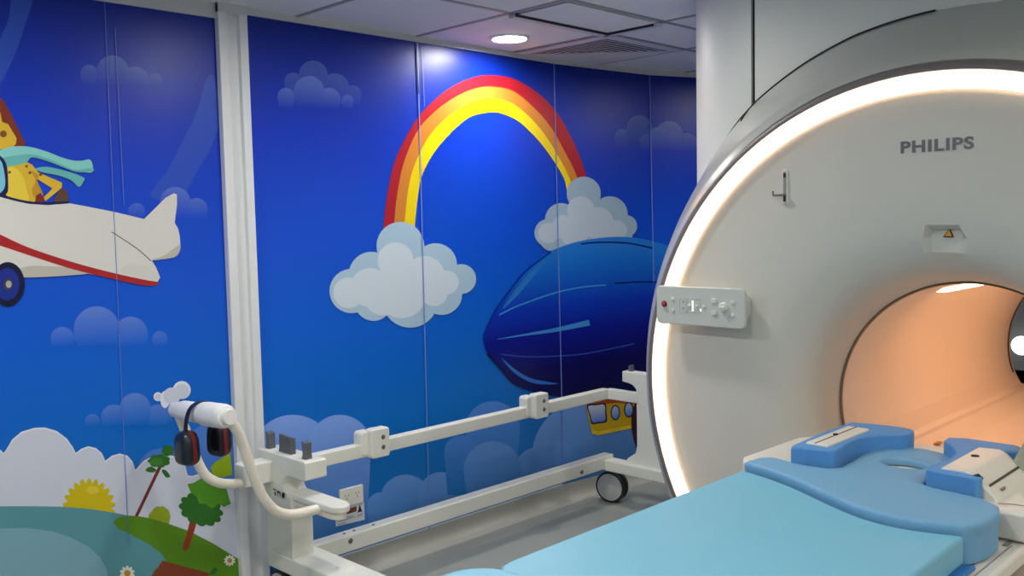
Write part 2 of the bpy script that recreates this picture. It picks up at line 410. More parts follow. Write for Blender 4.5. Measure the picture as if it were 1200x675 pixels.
# --- right panels: rainbow, clouds and airship, crossing the two bends of the wall
LB, LC = (B0-A0).length, .42
mu = Mural('wall_mural', [(Vector((1.80, WY, 0)), A0, SK, 2.253, 0, A0.x-1.80), (A0, B0, SK, 2.253, 0, LB), (B0, C0, SK, 2.253, 0, (C0-B0).length)])
mu.puff([(343, 95, 10), (413, 110, 10), (392, 103, 17), (366.7, 88, 17)], (78, 104, 184), 124, .8)
mu.puff([(335, 113, 10), (407, 118, 7), (385, 117, 14), (362, 107, 18)], (104, 128, 206), 127, .85)
mu.puff([(729, 160, 9), (749, 150, 15)], (84, 108, 178), 176, .7)
mu.puff([(758, 166, 9), (805, 169, 13), (784, 159, 17), (771, 160, 11), (791, 163, 9)], (104, 124, 190), 178, .7)
mu.puff([(343, 536, 50), (398, 523, 37)], (128, 164, 236), 660, 1.0)
mu.puff([(445, 592, 15), (402, 569, 30)], (108, 150, 222), 650, .95)
mu.puff([(475, 586, 30), (517, 580, 27), (445, 598, 14)], (100, 148, 216), 640, .95)
mu.puff([(577, 502, 32), (540, 530, 20)], (90, 144, 226), 580, .75)
mu.puff([(690, 535, 67), (630, 552, 28), (577, 551, 34), (652, 540, 24)], (112, 156, 222), 600, .9)
# rainbow
def band(o, i, M): mu.poly([tuple(p) for p in cr_spline(o, 6)]+[tuple(p) for p in cr_spline(i, 6)][::-1], M)
e0 = [(448.5, 270), (451, 245), (454.5, 222), (463, 187), (483, 147), (503, 122.5), (527, 103), (550, 92), (573, 88), (600, 92), (627, 107), (650, 129), (667, 157), (680, 186), (689, 214)]
e1 = [(461, 270), (462.5, 250), (465.5, 225), (473, 190), (489, 153), (509, 131), (530, 115.5), (552, 105), (573, 101.5), (599, 106), (623, 124), (645, 149), (661, 177), (672, 198), (680, 220)]
e2 = [(473, 270), (474.5, 252), (477.5, 225), (484, 197), (499, 165), (517, 143), (534, 130), (553, 120), (574, 115.5), (597, 120), (619, 136), (638, 158), (652, 180), (664, 202), (672, 222)]
e3 = [(485, 272), (487, 250), (490, 225), (494, 206), (506, 182), (522, 162), (537, 147), (553, 136), (576, 131.5), (590, 134), (608, 143), (629, 163), (646, 185), (660, 208), (664, 224)]
band(e0, e1, flat((172, 24, 42))); band(e1, e2, flat((206, 128, 46))); band(e2, e3, flat((236, 208, 8)))
CB, CI = flat((168, 196, 218)), flat((204, 216, 228))
for c in ((468.7, 288, 28), (510, 310, 25), (540, 327, 17.5), (411.5, 341, 26), (435, 322, 27), (437, 354, 22), (480, 351, 33), (517, 345, 24)): mu.circ(*c, CB)
mu.poly([(410, 330), (440, 305), (520, 300), (545, 330), (530, 352), (430, 368)], CB)
for c in ((463, 305, 21), (408, 343, 18), (433, 337, 23), (497, 324, 24), (523, 331, 14), (470, 344, 29), (447, 350, 20), (508, 343, 16)): mu.circ(*c, CI)
for c in ((683.5, 227, 20), (642, 273, 16.5), (657, 257, 19), (714, 251, 21), (733, 265, 13), (645, 281, 13)): mu.circ(*c, flat((158, 182, 204)))
mu.poly([(640, 292), (636, 262), (670, 240), (720, 245), (742, 262), (740, 280), (700, 296)], flat((158, 182, 204)))
for c in ((680, 246, 16), (642, 273, 12), (660, 266, 14), (700, 262, 19), (722, 270, 12), (672, 272, 17)): mu.circ(*c, flat((186, 200, 216)))
# airship
def zA(y): return at(690, y, 'Y', WY-.02).z
AIR = grad('print_airship', [(0, (2, 2, 66)), (.22, (2, 2, 92)), (.42, (2, 18, 142)), (.6, (0, 52, 184)), (.85, (12, 106, 208)), (1, (36, 124, 214))], zA(462), zA(282))
ship = [(565.5, 398), (568, 386), (577, 368), (594, 343), (616, 316.5), (630, 304), (645, 294), (673, 284), (701, 279), (729, 277.5), (757, 281), (790, 292), (830, 320), (850, 360), (838, 410), (800, 448), (760, 460), (700, 466), (660, 464), (633, 460), (602, 450), (588, 434), (571, 414)]
mu.curve(ship, AIR)
DB = flat((4, 12, 92))
mu.line([(571, 414), (588, 433), (603, 449), (633, 459.5), (662, 463.5), (700, 465)], 3.5, flat((6, 10, 84)))
mu.line([(566, 396), (577, 369), (594, 344), (616, 317.5), (645, 295)], 1.8, flat((6, 40, 150)))
mu.line([(680, 286), (701, 284), (735, 285), (765, 291)], 1.6, flat((6, 30, 120)))
HL = flat((58, 140, 212))
mu.curve([(588, 362), (602, 341), (622, 318), (640, 304), (626, 322), (606, 346)], flat((40, 118, 200)))
mu.line([(584, 369), (600, 361), (616, 354.6), (650, 343), (681, 336.5), (709, 334)], 1.5, HL)
mu.line([(582, 397.5), (616, 392), (650, 386.5), (690, 378)], 6.5, HL, True)
mu.line([(586, 415), (616, 418), (650, 417.2), (687, 414), (743, 402.5)], 1.2, flat((40, 70, 170)))
mu.curve([(587, 419.5), (602, 432), (622, 443.5), (653, 449.5), (625, 449), (602, 437)], flat((44, 110, 200)))
mu.line([(720, 332), (745, 330.5), (775, 330)], 1.2, DB)
# gondola and propeller
mu.poly([(684.4, 468), (712.6, 461), (751, 466), (756, 500), (738, 502), (722, 505.5), (706, 509), (699, 509.5), (693, 508), (688, 487)], flat((196, 160, 18)))
mu.poly([(692.5, 503), (700, 505.5), (738, 498), (739, 502), (722, 505.5), (700, 510), (693, 508)], flat((222, 190, 44)))
mu.poly([(683, 469.6), (712.6, 461), (752, 466), (752, 474), (722, 472), (709.6, 473.3), (689, 475.5)], flat((160, 70, 24)))
WIN = grad('print_window', [(0, (60, 110, 200)), (1, (196, 206, 226))], zA(498), zA(476))
mu.curve([(687, 474.5), (698, 473), (708.5, 472.8), (710, 483), (710, 494), (701, 496), (692.6, 496.5), (690, 487)], flat((18, 18, 60)))
mu.curve([(688.8, 476), (698, 474.8), (707.2, 474.4), (708.3, 484), (708, 492.8), (700, 494.2), (693.8, 494.8), (691, 486)], WIN)
for x, y in ((720.3, 483.4), (736, 480)): mu.circ(x, y, 5.7, flat((18, 18, 60)), ry=9.2); mu.circ(x, y, 4.3, WIN, ry=7.6)
mu.curve([(742, 475.5), (747, 469), (754, 469), (757, 500), (753, 530), (745, 524), (740, 506), (739, 489)], flat((58, 22, 36)))
mu.circ(750.5, 492, 3, flat((190, 150, 40)), ry=6.5)
for a, b in (((488.2, 47), (503, 640)), ((648, 70), (660, 575)), ((760.2, 84), (765.5, 330))): mu.line([a, b], .8, flat((110, 134, 206)))
mu.line([(487, 52), (489.5, 110)], 1.0, flat((20, 24, 70))); mu.line([(493.5, 54), (496.5, 125)], .5, SEAM)
mu.done('blue sky wall mural with a rainbow between clouds and an airship', 'mural')

# ------------------------------------------------------------------ ceiling fittings
LAMP = mat('lamp_diffuser', (255, 255, 255), .5, noise=0, emit=(255, 253, 246), estr=185)
def lamp(x, y, label):
    t = empty('ceiling_light', (x, y, CZ), label, 'light', 'round ceiling downlights')
    bm = lathe(bmesh.new(), [(.072, .0), (.072, -.008), (.077, -.012), (.088, -.008), (.092, 0), (.072, 0)], (x, y, CZ-.001), (0, 0, 1), 40)
    obj('trim_ring', bm, mat('lamp_ring_white', (230, 230, 228), .4), t)
    bm = lathe(bmesh.new(), [(.0, -.008), (.06, -.008), (.0725, -.006), (.0725, -.001), (0, -.001)], (x, y, CZ-.001), (0, 0, 1), 40)
    obj('diffuser', bm, LAMP, t)
lamp(2.956, 2.912, 'lit round downlight in the ceiling beside the air vent above the rainbow')
for x, y, w in ((1.95, 2.15, 'above the near end of the coil trolley'), (4.75, 1.86, 'behind the scanner turret'), (.55, .9, 'added for fill over the foot of the patient table'), (.45, 2.45, 'added for fill near the aeroplane mural'), (2.2, -.7, 'added for fill to the right of the scanner face'), (-.5, -.6, 'added for fill behind the camera'), (-1.5, 1.2, 'added for fill far left of the camera'), (-1.0, -1.9, 'added for fill in the corner to the rear of the camera'), (1.0, -1.9, 'added for fill by the wall behind the patient table')):
    lamp(x, y, 'round ceiling downlight '+w)  # after the first two, unseen downlights added for even fill
# square supply diffuser: nested sloping frames over a dark throat
t = empty('air_vent', (3.527, 2.87, CZ), 'square white louvred ceiling air vent beside the lit downlight', 'vent')
cx0, cy0 = 3.527, 2.872
VENT = mat('vent_white', (205, 207, 210), .45)
def frame(bm, a0, z0, a1, z1):
    "square ring from half-width a0 at height z0 to a1 at z1, with thickness"
    R = [[bm.verts.new((cx0+sx*a, cy0+sy2*a, z)) for sx, sy2 in ((-1,-1),(1,-1),(1,1),(-1,1))] for a, z in ((a0, z0), (a1, z1), (a1-.002, z1+.002), (a0-.002, z0+.002))]
    for i in range(4):
        A, B = R[i], R[(i+1) % 4]
        for k in range(4): bm.faces.new((A[k], A[(k+1) % 4], B[(k+1) % 4], B[k]))
bm = bmesh.new(); frame(bm, .287, CZ-.006, .245, CZ-.012); obj('frame', bm, VENT, t, smooth=False)
bm = nbox(cx0-.25, cx0+.25, cy0-.25, cy0+.25, CZ-.0045, CZ-.0035); obj('throat', bm, DARK, t, smooth=False)
for k in range(7):
    a = .240-k*.032; bm = bmesh.new(); frame(bm, a, CZ-.0145, a-.015, CZ-.0140); frame(bm, a-.015, CZ-.0140, a-.027, CZ-.0065); obj('louvre', bm, VENT, t, smooth=False)
# access hatch: a tile hung a little low, dark gap on two edges
t = empty('ceiling_hatch', (2.93, 2.43, CZ), 'square ceiling access hatch with dark gaps along its edges, next to the air vent', 'hatch')
obj('panel', nbox(2.655, 3.207, 2.305, 2.562, CZ-.006, CZ-.0045), TILE, t, smooth=False)
bm = nbox(2.64, 3.235, 2.566, 2.600, CZ-.016, CZ-.003); box(bm, 3.212, 3.242, 2.30, 2.600, CZ-.016, CZ-.003); obj('frame', bm, VENT, t, smooth=False)
bm = nbox(2.64, 3.212, 2.560, 2.5665, CZ-.0155, CZ-.003); box(bm, 3.206, 3.2125, 2.32, 2.5665, CZ-.0155, CZ-.003); obj('gap', bm, DARK, t, smooth=False)

# ------------------------------------------------------------------ scanner
sc = empty('mri_scanner', (2.42, .88, 0), 'large white tunnel scanner with glowing ring around its round face', 'scanner')
CR = Vector((.905, .961)); CBo = Vector((.877, .911)); RB = .358; CSh = Vector((.866, .83))
def loft(rows, n=128, clampz=None, close=False):
    bm = bmesh.new(); rings = []
    for r, x, c in rows:
        rg = []
        for k in range(n):
            a = 2*PI*k/n; z = c[1]+r*math.sin(a)
            if clampz is not None: z = max(z, clampz)
            rg.append(bm.verts.new((x, c[0]+r*math.cos(a), z)))
        rings.append(rg)
    pr = list(zip(rings, rings[1:]))+([(rings[-1], rings[0])] if close else [])
    for A, B in pr:
        for k in range(n): bm.faces.new((A[k], A[(k+1) % n], B[(k+1) % n], B[k]))
    return bm
def lerp(a, b, t): return a+(b-a)*t
def cc(r): return CBo.lerp(CR, max(0, min(1, (r-RB)/(.80-RB))))
face = [(.806, 2.425), (.806, 2.410), (.795, 2.412), (.78, 2.417), (.72, 2.42), (.60, 2.421), (.52, 2.425), (.475, 2.434), (.44, 2.452), (.41, 2.485), (.388, 2.53), (.372, 2.585), (.362, 2.64)]
def fz(x, y, X=2.42):
    p = at(x, y, 'X', X); return p.y, p.z
bm = loft([(r, x, cc(r)) for r, x in face])
# wedge-shaped recess pressed into the face above the tunnel
LT = [Vector(fz(*q)) for q in ((1083, 263.5), (1122, 263.5), (1139, 292), (1072.5, 292))]
LI = [Vector(fz(*q)) for q in ((1087, 270), (1119, 270), (1130, 292), (1081, 292))]
lc = (LT[0]+LT[1]+LT[2]+LT[3])/4
def near(f):
    c = f.calc_center_median(); return f.normal.length and abs(c.y-lc.x) < .16 and abs(c.z-lc.y) < .14 and c.x < 2.44
cuts = [(LT[i], LT[(i+1) % 4]) for i in range(4)]+[(LI[3], LI[0]), (LI[0], LI[1]), (LI[1], LI[2])]
bm.normal_update()
for p, q in cuts:
    fs = [f for f in bm.faces if near(f)]; es = list({e for f in fs for e in f.edges}); vs = list({v for f in fs for v in f.verts})
    d = q-p; bmesh.ops.bisect_plane(bm, geom=vs+es+fs, dist=1e-5, plane_co=(2.42, p.x, p.y), plane_no=(0, -d.y, d.x))
def sd(p, a, b):
    d = (b-a).normalized(); return (p-a).x*d.y-(p-a).y*d.x
sg = [1 if sd(lc, LT[i], LT[(i+1) % 4]) > 0 else -1 for i in range(4)]
for v in bm.verts:
    if v.co.x > 2.44 or abs(v.co.y-lc.x) > .1 or abs(v.co.z-lc.y) > .1: continue
    p = Vector((v.co.y, v.co.z)); ds = [sd(p, LT[i], LT[(i+1) % 4])*sg[i] for i in range(4)]
    if min(ds) <= 2e-5: continue
    hz = max(0, min(1, (p.y-LT[2].y)/(LI[0].y-LT[2].y)))
    wall_ = [(LI[0]-LT[0]).length*.75, .012]
    k = min(1, ds[0]/abs(LT[0].y-LI[0].y), ds[1]/.013, ds[3]/.013)
    v.co.x += .034*hz*k
obj('front_cover', bm, COVER, sc, angle=25)
RING = mat('ring_light_diffuser', (255, 244, 226), .4, noise=0, emit=(255, 238, 212), estr=.95)
lrg = obj('light_ring', loft([(.8085, 2.425, CR), (.8085, 2.403, CR), (.812, 2.400, CR), (.845, 2.400, CR), (.852, 2.404, CR), (.8525, 2.425, CR)]), RING, sc, angle=60, label='glowing warm white light ring')
obj('inner_edge', loft([(.8075, 2.412, CR), (.8075, 2.4015, CR), (.8083, 2.401, CR)]), mat('ring_edge_glow', (255, 220, 190), .4, noise=0, emit=(255, 206, 164), estr=5.5), lrg)
obj('trim_band', loft([(.8535, 2.43, CR), (.8535, 2.404, CR), (.860, 2.402, CR), (.872, 2.41, CR), (.876, 2.43, CR)]), BAND, sc, angle=60)
SH = [(.874, 2.437), (.880, 2.430), (.905, 2.446), (.94, 2.485), (.985, 2.54), (1.035, 2.60), (1.08, 2.655), (1.122, 2.71), (1.16, 2.76), (1.178, 2.80), (1.185, 2.88), (1.185, 3.75), (1.17, 3.9), (1.10, 4.06), (.95, 4.2), (.6, 4.26), (.40, 4.27), (.375, 4.262)]
PROFILE = [(-90, 1.12), (-30, 1.125), (-17, 1.144), (-4, 1.165), (4, 1.174), (11, 1.183), (19, 1.193), (25, 1.197), (38, 1.208), (46, 1.226), (54, 1.237), (63, 1.233), (71, 1.226), (80, 1.209), (90, 1.190)]
def shc(x):
    t = max(0, min(1, (x-2.43)/.33)); t2 = max(0, min(1, (x-3.9)/.36)); return CR.lerp(CSh, t).lerp(CBo, t2)
def shf(a, x):
    "outline of the fairing: how far it leaves the circle at angle a"
    d = math.degrees(math.asin(math.sin(a))); t = max(0, min(1, (x-2.43)/.33))*max(0, min(1, (4.2-x)/.3))
    for (a0, r0_), (a1, r1_) in zip(PROFILE, PROFILE[1:]):
        if a0 <= d <= a1: f = (r0_+(r1_-r0_)*(d-a0)/(a1-a0))/1.16; break
    return 1+(f-1)*t
def shr(x):
    for (r1, x1), (r2, x2) in zip(SH[1:], SH[2:]):
        if x1 <= x <= x2: return r1+(r2-r1)*(x-x1)/(x2-x1)
    return 1.2
def shz(x, y):
    "height of the fairing top at x, y"
    c = shc(x); lo, hi = 0, PI/2
    if y < c.x: return c.y+math.sqrt(max(0, (shr(x)*shf(PI/2, x))**2-(y-c.x)**2))
    for _ in range(40):
        m_ = (lo+hi)/2
        if c.x+shr(x)*shf(m_, x)*math.cos(m_) > y: lo = m_
        else: hi = m_
    return c.y+shr(x)*shf(lo, x)*math.sin(lo)
bm = bmesh.new(); rings = []; n = 200
for r, x in SH:
    c = shc(x); rings.append([bm.verts.new((x, c.x+r*shf(2*PI*k/n, x)*math.cos(2*PI*k/n), max(.012, c.y+r*shf(2*PI*k/n, x)*math.sin(2*PI*k/n)))) for k in range(n)])
for A, B in zip(rings, rings[1:]):
    for k in range(n): bm.faces.new((A[k], A[(k+1) % n], B[(k+1) % n], B[k]))
obj('fairing', bm, SHROUD, sc, angle=50, label='glossy grey fairing')
# bore: liner tube, dark groove near its far end, bridge for the table
bm = loft([(.362, 2.64, CBo), (.358, 2.648, CBo), (.358, 4.2, CBo)]); obj('bore_liner', bm, LINER, sc, angle=60)
obj('rim_gasket', loft([(.3625, 2.639, CBo), (.3595, 2.636, CBo), (.356, 2.645, CBo), (.3585, 2.65, CBo)], close=True), mat('brown_grey_gasket', (112, 98, 84), .5), sc, angle=60)
bm = bmesh.new(); n = 60; rr = []
for k in range(n+1):
    a = math.radians(-20+250*k/n)
    for q, x in ((.3565, 4.185), (.3565, 4.20)): bm.verts.new((x, CBo.x+q*math.cos(a), CBo.y+q*math.sin(a)))
bm.verts.ensure_lookup_table()
for k in range(n): bm.faces.new([bm.verts[i] for i in (2*k, 2*k+1, 2*k+3, 2*k+2)])
obj('bore_groove', bm, mat('dark_red_groove', (54, 14, 12), .6), sc)
obj('rear_flare', loft([(.358, 4.2, CBo), (.362, 4.235, CBo), (.376, 4.262, CBo)]), LINER, sc, angle=60)
yb = CBo.x
half = [(.338, .795), (.315, .742), (.300, .741), (.282, .739), (.278, .728), (.215, .704), (.200, .698), (.190, .698), (.184, .712), (0, .712)]
top = [(yb+a, z) for a, z in half]+[(yb-a, z) for a, z in half[-2::-1]]
low = [(yb+RB*.995*math.cos(a), CBo.y+RB*.995*math.sin(a)) for a in [math.radians(-160+8*k) for k in range(18)]]
low = [p for p in low if p[1] < .78]
obj('bore_bridge', prism(bmesh.new(), top+low, 'X', 2.60, 4.22), LINER, sc, angle=30)
bm = nbox(3.05, 3.09, yb+.222, yb+.238, .714, .7165); obj('bridge_catch', bm, mat('tan_plastic', (176, 120, 84), .5), sc, bevel=.002)
# service turret above
TX, TY, TR = 2.80, 1.615, .40
arc = [(TX+TR-TR*math.cos(math.radians(a)), TY+.012+TR*math.sin(math.radians(a))) for a in range(0, 91, 5)]
obj('turret_panel', prism(bmesh.new(), [(TX, TY), (TX, .05), (TX+.3, -.1), (3.9, -.1), (3.9, TY)], 'Z', 1.30, CZ), TURRET, sc, bevel=.004, angle=30)
obj('turret_corner', prism(bmesh.new(), arc+[(3.9, TY+.012+TR), (3.9, TY+.02), (TX+.03, TY+.012)], 'Z', 1.30, CZ), TURRET, sc, angle=20)
obj('turret_seam', nbox(TX+.012, TX+.05, TY-.002, TY+.016, 1.40, CZ-.002), DARK, sc, smooth=False)
pts = [(TX-.003, 1.03+(TY-1.03)*k/29, shz(TX-.003, 1.03+(TY-1.03)*k/29)) for k in range(30)]
for x, y in arc[1:13]:
    if y < shc(x).x+shr(x)*1.03: pts.append((x-.002, y+.001, shz(x, y)))
obj('turret_gasket', tube(bmesh.new(), pts, .005, 8), DARK, sc)
obj('fairing_seam', tube(bmesh.new(), [(x, TY+.006, shz(x, TY+.006)) for x in (2.80, 2.785, 2.77, 2.76, 2.745, 2.735, 2.725)], .0035, 8), DARK, sc)
# control panel
pc = [(y, z) for y, z in rrect(1.393, 1.704, 1.136, 1.254, .016)]
cpn = obj('control_panel', prism(bmesh.new(), pc, 'X', 2.358, 2.372), PANEL, sc, bevel=.004)
obj('panel_mount', prism(bmesh.new(), rrect(1.41, 1.62, 1.15, 1.24, .03), 'X', 2.372, 2.43), PANEL, cpn, bevel=.004)
def pz(x, y):
    p = at(x, y, 'X', 2.357); return p.y, p.z
def disc(name, x, y, r, M, hgt=.004, par=None, dome=True):
    Y, Z = pz(x, y); bm = lathe(bmesh.new(), [(0, -hgt), (r*.7, -hgt), (r, -hgt*.55), (r, .001)], (2.358, Y, Z), (1, 0, 0), 20); return obj(name, bm, M, par or cpn)
BTN = mat('button_grey', (214, 218, 210), .4); BTD = mat('button_outline', (170, 174, 168), .5)
disc('button_collar', 778.3, 356, .0098, mat('dark_red_ring', (84, 16, 24), .5)); disc('stop_button', 778.3, 356, .007, mat('stop_red', (178, 52, 62), .4), .009)
for x, y in ((788, 350.5), (788.5, 364)): disc('button', x, y, .0062, BTN)
for x, y in ((807.5, 358), (816, 359), (824.5, 359.5)): disc('button', x, y, .005, BTN)
for x, y in ((800, 353), (800, 361), (819, 364)): disc('indicator', x, y, .003, BTD, .002)
for x, y in ((858.5, 354.5), (858, 369.5)): disc('button', x, y, .0065, BTN)
for x, y in ((836.5, 352.5), (837, 366.5)):
    Y, Z = pz(x, y); obj('button', prism(bmesh.new(), rrect(Y-.0085, Y+.0085, Z-.007, Z+.007, .003), 'X', 2.354, 2.359), BTN, cpn, bevel=.001)
Y, Z = pz(848, 360); k1 = obj('dial', lathe(bmesh.new(), [(0, -.010), (.0115, -.010), (.0135, -.008), (.0145, .001)], (2.358, Y, Z), (1, 0, 0), 28), BTN, cpn)
obj('dial_grip', nbox(2.3445, 2.349, Y-.010, Y+.010, Z-.004, Z+.004), BTN, k1, bevel=.002)
Y, Z = pz(811.7, 358.5); obj('light_bar', nbox(2.3555, 2.359, Y-.0016, Y+.0016, Z-.016, Z+.016), mat('panel_light_bar', (255, 255, 255), .3, emit=(255, 255, 255), estr=.7), cpn)
Y, Z = pz(821, 363.5); obj('light_bar', nbox(2.3555, 2.359, Y-.0013, Y+.0013, Z-.004, Z+.004), MATS['panel_light_bar'], cpn)
bm = bmesh.new()
for (a, b, c, d) in ((796, 804, 350, 367), (806, 820.5, 350, 367.5)):
    y0, z0 = pz(a, c); y1, z1 = pz(b, d)
    for q in ((y1, y0, z0-.0006, z0), (y1, y0, z1, z1+.0006), (y0-.0006, y0, z1, z0), (y1, y1+.0006, z1, z0)): box(bm, 2.3572, 2.3585, *q)
obj('outline_mark', bm, BTD, cpn, smooth=False)
# lettering on the face
def lettering(name, body, y_left, y_right, z0, z1, x, M, par, extr=.0012, fat=.0):
    cu = bpy.data.curves.new(name, 'FONT'); cu.body = body; cu.extrude = .5; cu.size = 1; cu.offset = fat; cu.space_character = 1.13
    to = bpy.data.objects.new(name, cu); COL.objects.link(to)
    dg = bpy.context.evaluated_depsgraph_get(); me = bpy.data.meshes.new_from_object(to.evaluated_get(dg))
    bpy.data.objects.remove(to); 
    vs = me.vertices; x0, x1 = min(v.co.x for v in vs), max(v.co.x for v in vs); a0, a1 = min(v.co.y for v in vs), max(v.co.y for v in vs)
    base = Vector((0, 0, 0)); q = par
    while q is not None: base += q.location; q = q.parent
    for v in vs:
        u, w, d = (v.co.x-x0)/(x1-x0), (v.co.y-a0)/(a1-a0), v.co.z
        v.co = Vector((x-d*2*extr*.5-extr*.5, y_left+(y_right-y_left)*u, z0+(z1-z0)*w))-base
    me.name = name; me.materials.clear(); me.materials.append(M)
    o = bpy.data.objects.new(name, me); COL.objects.link(o); o.parent = par
    me.update(); return o
lettering('lettering', 'PHILIPS', .9745, .7965, 1.6150, 1.6465, 2.4206, mat('silver_letters', (118, 118, 122), .35, metal=.4), sc, .0016, .034)
# slot with a small lever
sy0, sz0 = fz(923.5, 240); sy1, sz1 = fz(917, 199)
slot = obj('lever_slot', prism(bmesh.new(), rrect(sy0-.002, sy1+.001, sz0, sz1+.001, .008), 'X', 2.4165, 2.424), COVER, sc, bevel=.0015)
ym = (sy0+sy1)/2
obj('slot_recess', prism(bmesh.new(), rrect(ym-.0042, ym+.0042, sz0+.008, sz1-.006, .004), 'X', 2.4155, 2.4168), mat('slot_grey', (140, 140, 138), .5), slot, smooth=False)
obj('slot_mark', nbox(2.4145, 2.4160, ym-.0032, ym+.0032, sz1-.022, sz1-.010), DARK, slot, smooth=False)
obj('slot_mark', nbox(2.4145, 2.4160, ym-.0032, ym+.0032, sz0+.010, sz0+.030), DARK, slot, smooth=False)
la, lz = fz(910, 229); obj('lever', tube(bmesh.new(), [(2.4145, ym, lz), (2.402, ym+.004, lz), (2.400, la, lz), (2.400, la, lz+.012)], .003, 10), STEEL, slot)
# warning sticker in the recess
ST = empty('warning_sticker', (0, 0, 0), None, None); ST.parent = sc; ST.location = -sc.location
def tri(bm, y, z, w, h, x0, x1, lean):
    pts = [(y-w/2, z), (y+w/2, z), (y, z+h)]
    A = [bm.verts.new((x0+lean*(p[1]-z), *p)) for p in pts]; B = [bm.verts.new((x1+lean*(p[1]-z), *p)) for p in pts]
    bm.faces.new(A); bm.faces.new(B[::-1])
    for i in range(3): bm.faces.new((A[i], B[i], B[(i+1) % 3], A[(i+1) % 3]))
y_, z_ = fz(1106, 278.3); lean = .034/(LI[0].y-LT[2].y); lean = .018/(LI[0].y-LT[2].y); xb = 2.444+lean*(z_-LT[2].y)-.0035
bpy.data.objects.remove(ST)
bm = bmesh.new(); tri(bm, y_, z_, .0265, .0225, xb-.0010, xb+.0008, lean)
st = obj('warning_sticker', bm, mat('sticker_black', (24, 18, 12), .5), sc, smooth=False, label='black and yellow triangular warning sticker')
bm = bmesh.new(); tri(bm, y_, z_+.0026, .0185, .0158, xb-.0014, xb-.0009, lean); obj('yellow_field', bm, mat('sticker_yellow', (226, 160, 24), .5), st, smooth=False)
bm = bmesh.new()
for k in range(8):
    a = PI*k/8; c, q = math.cos(a), math.sin(a); zc_ = z_+.0075; hw, L_ = .0004, .0036 if k % 2 == 0 else .0028
    v = [(y_+c*L_*i-q*hw*j, zc_+q*L_*i+c*hw*j) for i, j in ((-1,-1),(1,-1),(1,1),(-1,1))]
    bm.faces.new([bm.verts.new((xb-.0016+lean*(p[1]-z_), *p)) for p in v])
bm.faces.new([bm.verts.new((xb-.0017+lean*(z_+.0075+.0017*math.sin(2*PI*k/12)-z_), y_+.0017*math.cos(2*PI*k/12), z_+.0075+.0017*math.sin(2*PI*k/12))) for k in range(12)])
obj('sunburst_symbol', bm, MATS['sticker_black'], st, smooth=False)

# ------------------------------------------------------------------ patient table
YT = .878
pt = empty('patient_table', (1.4, YT, 0), 'long white patient table running into the scanner tunnel', 'table')
TB = mat('table_white', (222, 218, 208), .4, noise=.015); TS = mat('table_side_shade', (150, 134, 124), .5, noise=.02)  # taupe puts the shade of the white side panel into its colour
top = [(YT-.322, .748), (YT-.322, .775), (YT-.316, .780), (YT+.316, .780), (YT+.322, .775), (YT+.322, .748), (YT+.25, .735), (YT-.25, .735)]
obj('table_top', prism(bmesh.new(), top, 'X', .25, 2.585), TB, pt, bevel=.004)
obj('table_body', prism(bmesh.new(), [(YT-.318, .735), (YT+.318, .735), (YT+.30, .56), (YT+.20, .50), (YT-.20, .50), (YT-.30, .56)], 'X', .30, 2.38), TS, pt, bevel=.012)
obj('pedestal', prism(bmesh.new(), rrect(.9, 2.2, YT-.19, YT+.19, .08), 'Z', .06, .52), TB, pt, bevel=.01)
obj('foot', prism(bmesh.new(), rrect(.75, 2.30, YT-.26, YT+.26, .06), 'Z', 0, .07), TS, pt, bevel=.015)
GV = mat('groove_grey', (150, 142, 132), .6)
for yy in (YT-.297, YT-.276):
    obj('rail_groove', nbox(.3, 2.02 if yy < YT-.28 else 2.0, yy-.0016, yy+.0016, .7795, .7808), GV, pt, smooth=False)
p1, p2 = at(1158, 631, 'Z', .781), at(1181, 637, 'Z', .781)
for p in (p1, p2): obj('strap_socket', nbox(p.x-.018, p.x+.018, p.y-.0055, p.y+.0055, .7795, .7822), mat('socket_grey', (138, 130, 118), .5), pt, bevel=.001)

# mattresses lying on the table
edge = [(1.962, 1.168), (1.942, 1.09), (1.905, 1.0), (1.85, .90), (1.805, .81), (1.79, .74), (1.797, .68), (1.822, .607)]
ME = [tuple(p) for p in cr_spline(edge, 5)]
def slab(name, outline, z0, z1, M, bev, parent=None, **k):
    return obj(name, prism(bmesh.new(), outline, 'Z', z0, z1), M, parent, bevel=bev, seg=5, angle=80, **k)
mm = empty('mattress', (1.5, YT, .78), 'long light blue vinyl mattress in the middle of the patient table', 'mattress', None)
slab('cushion', [(1.105, .635), (1.105, 1.125), (1.112, 1.148), (1.13, 1.162), (1.16, 1.168)]+ME+[(1.155, .596), (1.12, .605)], .789, .846, VINYL_BLUE, .016, mm)
slab('base_sheet', [(1.12, .60), (1.12, 1.16), (1.95, 1.163), (1.80, .85), (1.79, .70), (1.83, .588)], .7812, .790, mat('deep_blue_vinyl', (48, 118, 188), .5), .003, mm)
# stitched creases near the left side
fm = empty('mattress', (.8, YT, .78), 'light blue vinyl foot mattress at the near end of the patient table', 'mattress', None)
slab('cushion', rrect(.32, 1.085, .600, 1.168, .09, 7), .789, .872, VINYL_BLUE, .018, fm)
slab('base_sheet', rrect(.33, 1.075, .61, 1.16, .08, 5), .7812, .790, MATS['deep_blue_vinyl'], .003, fm)

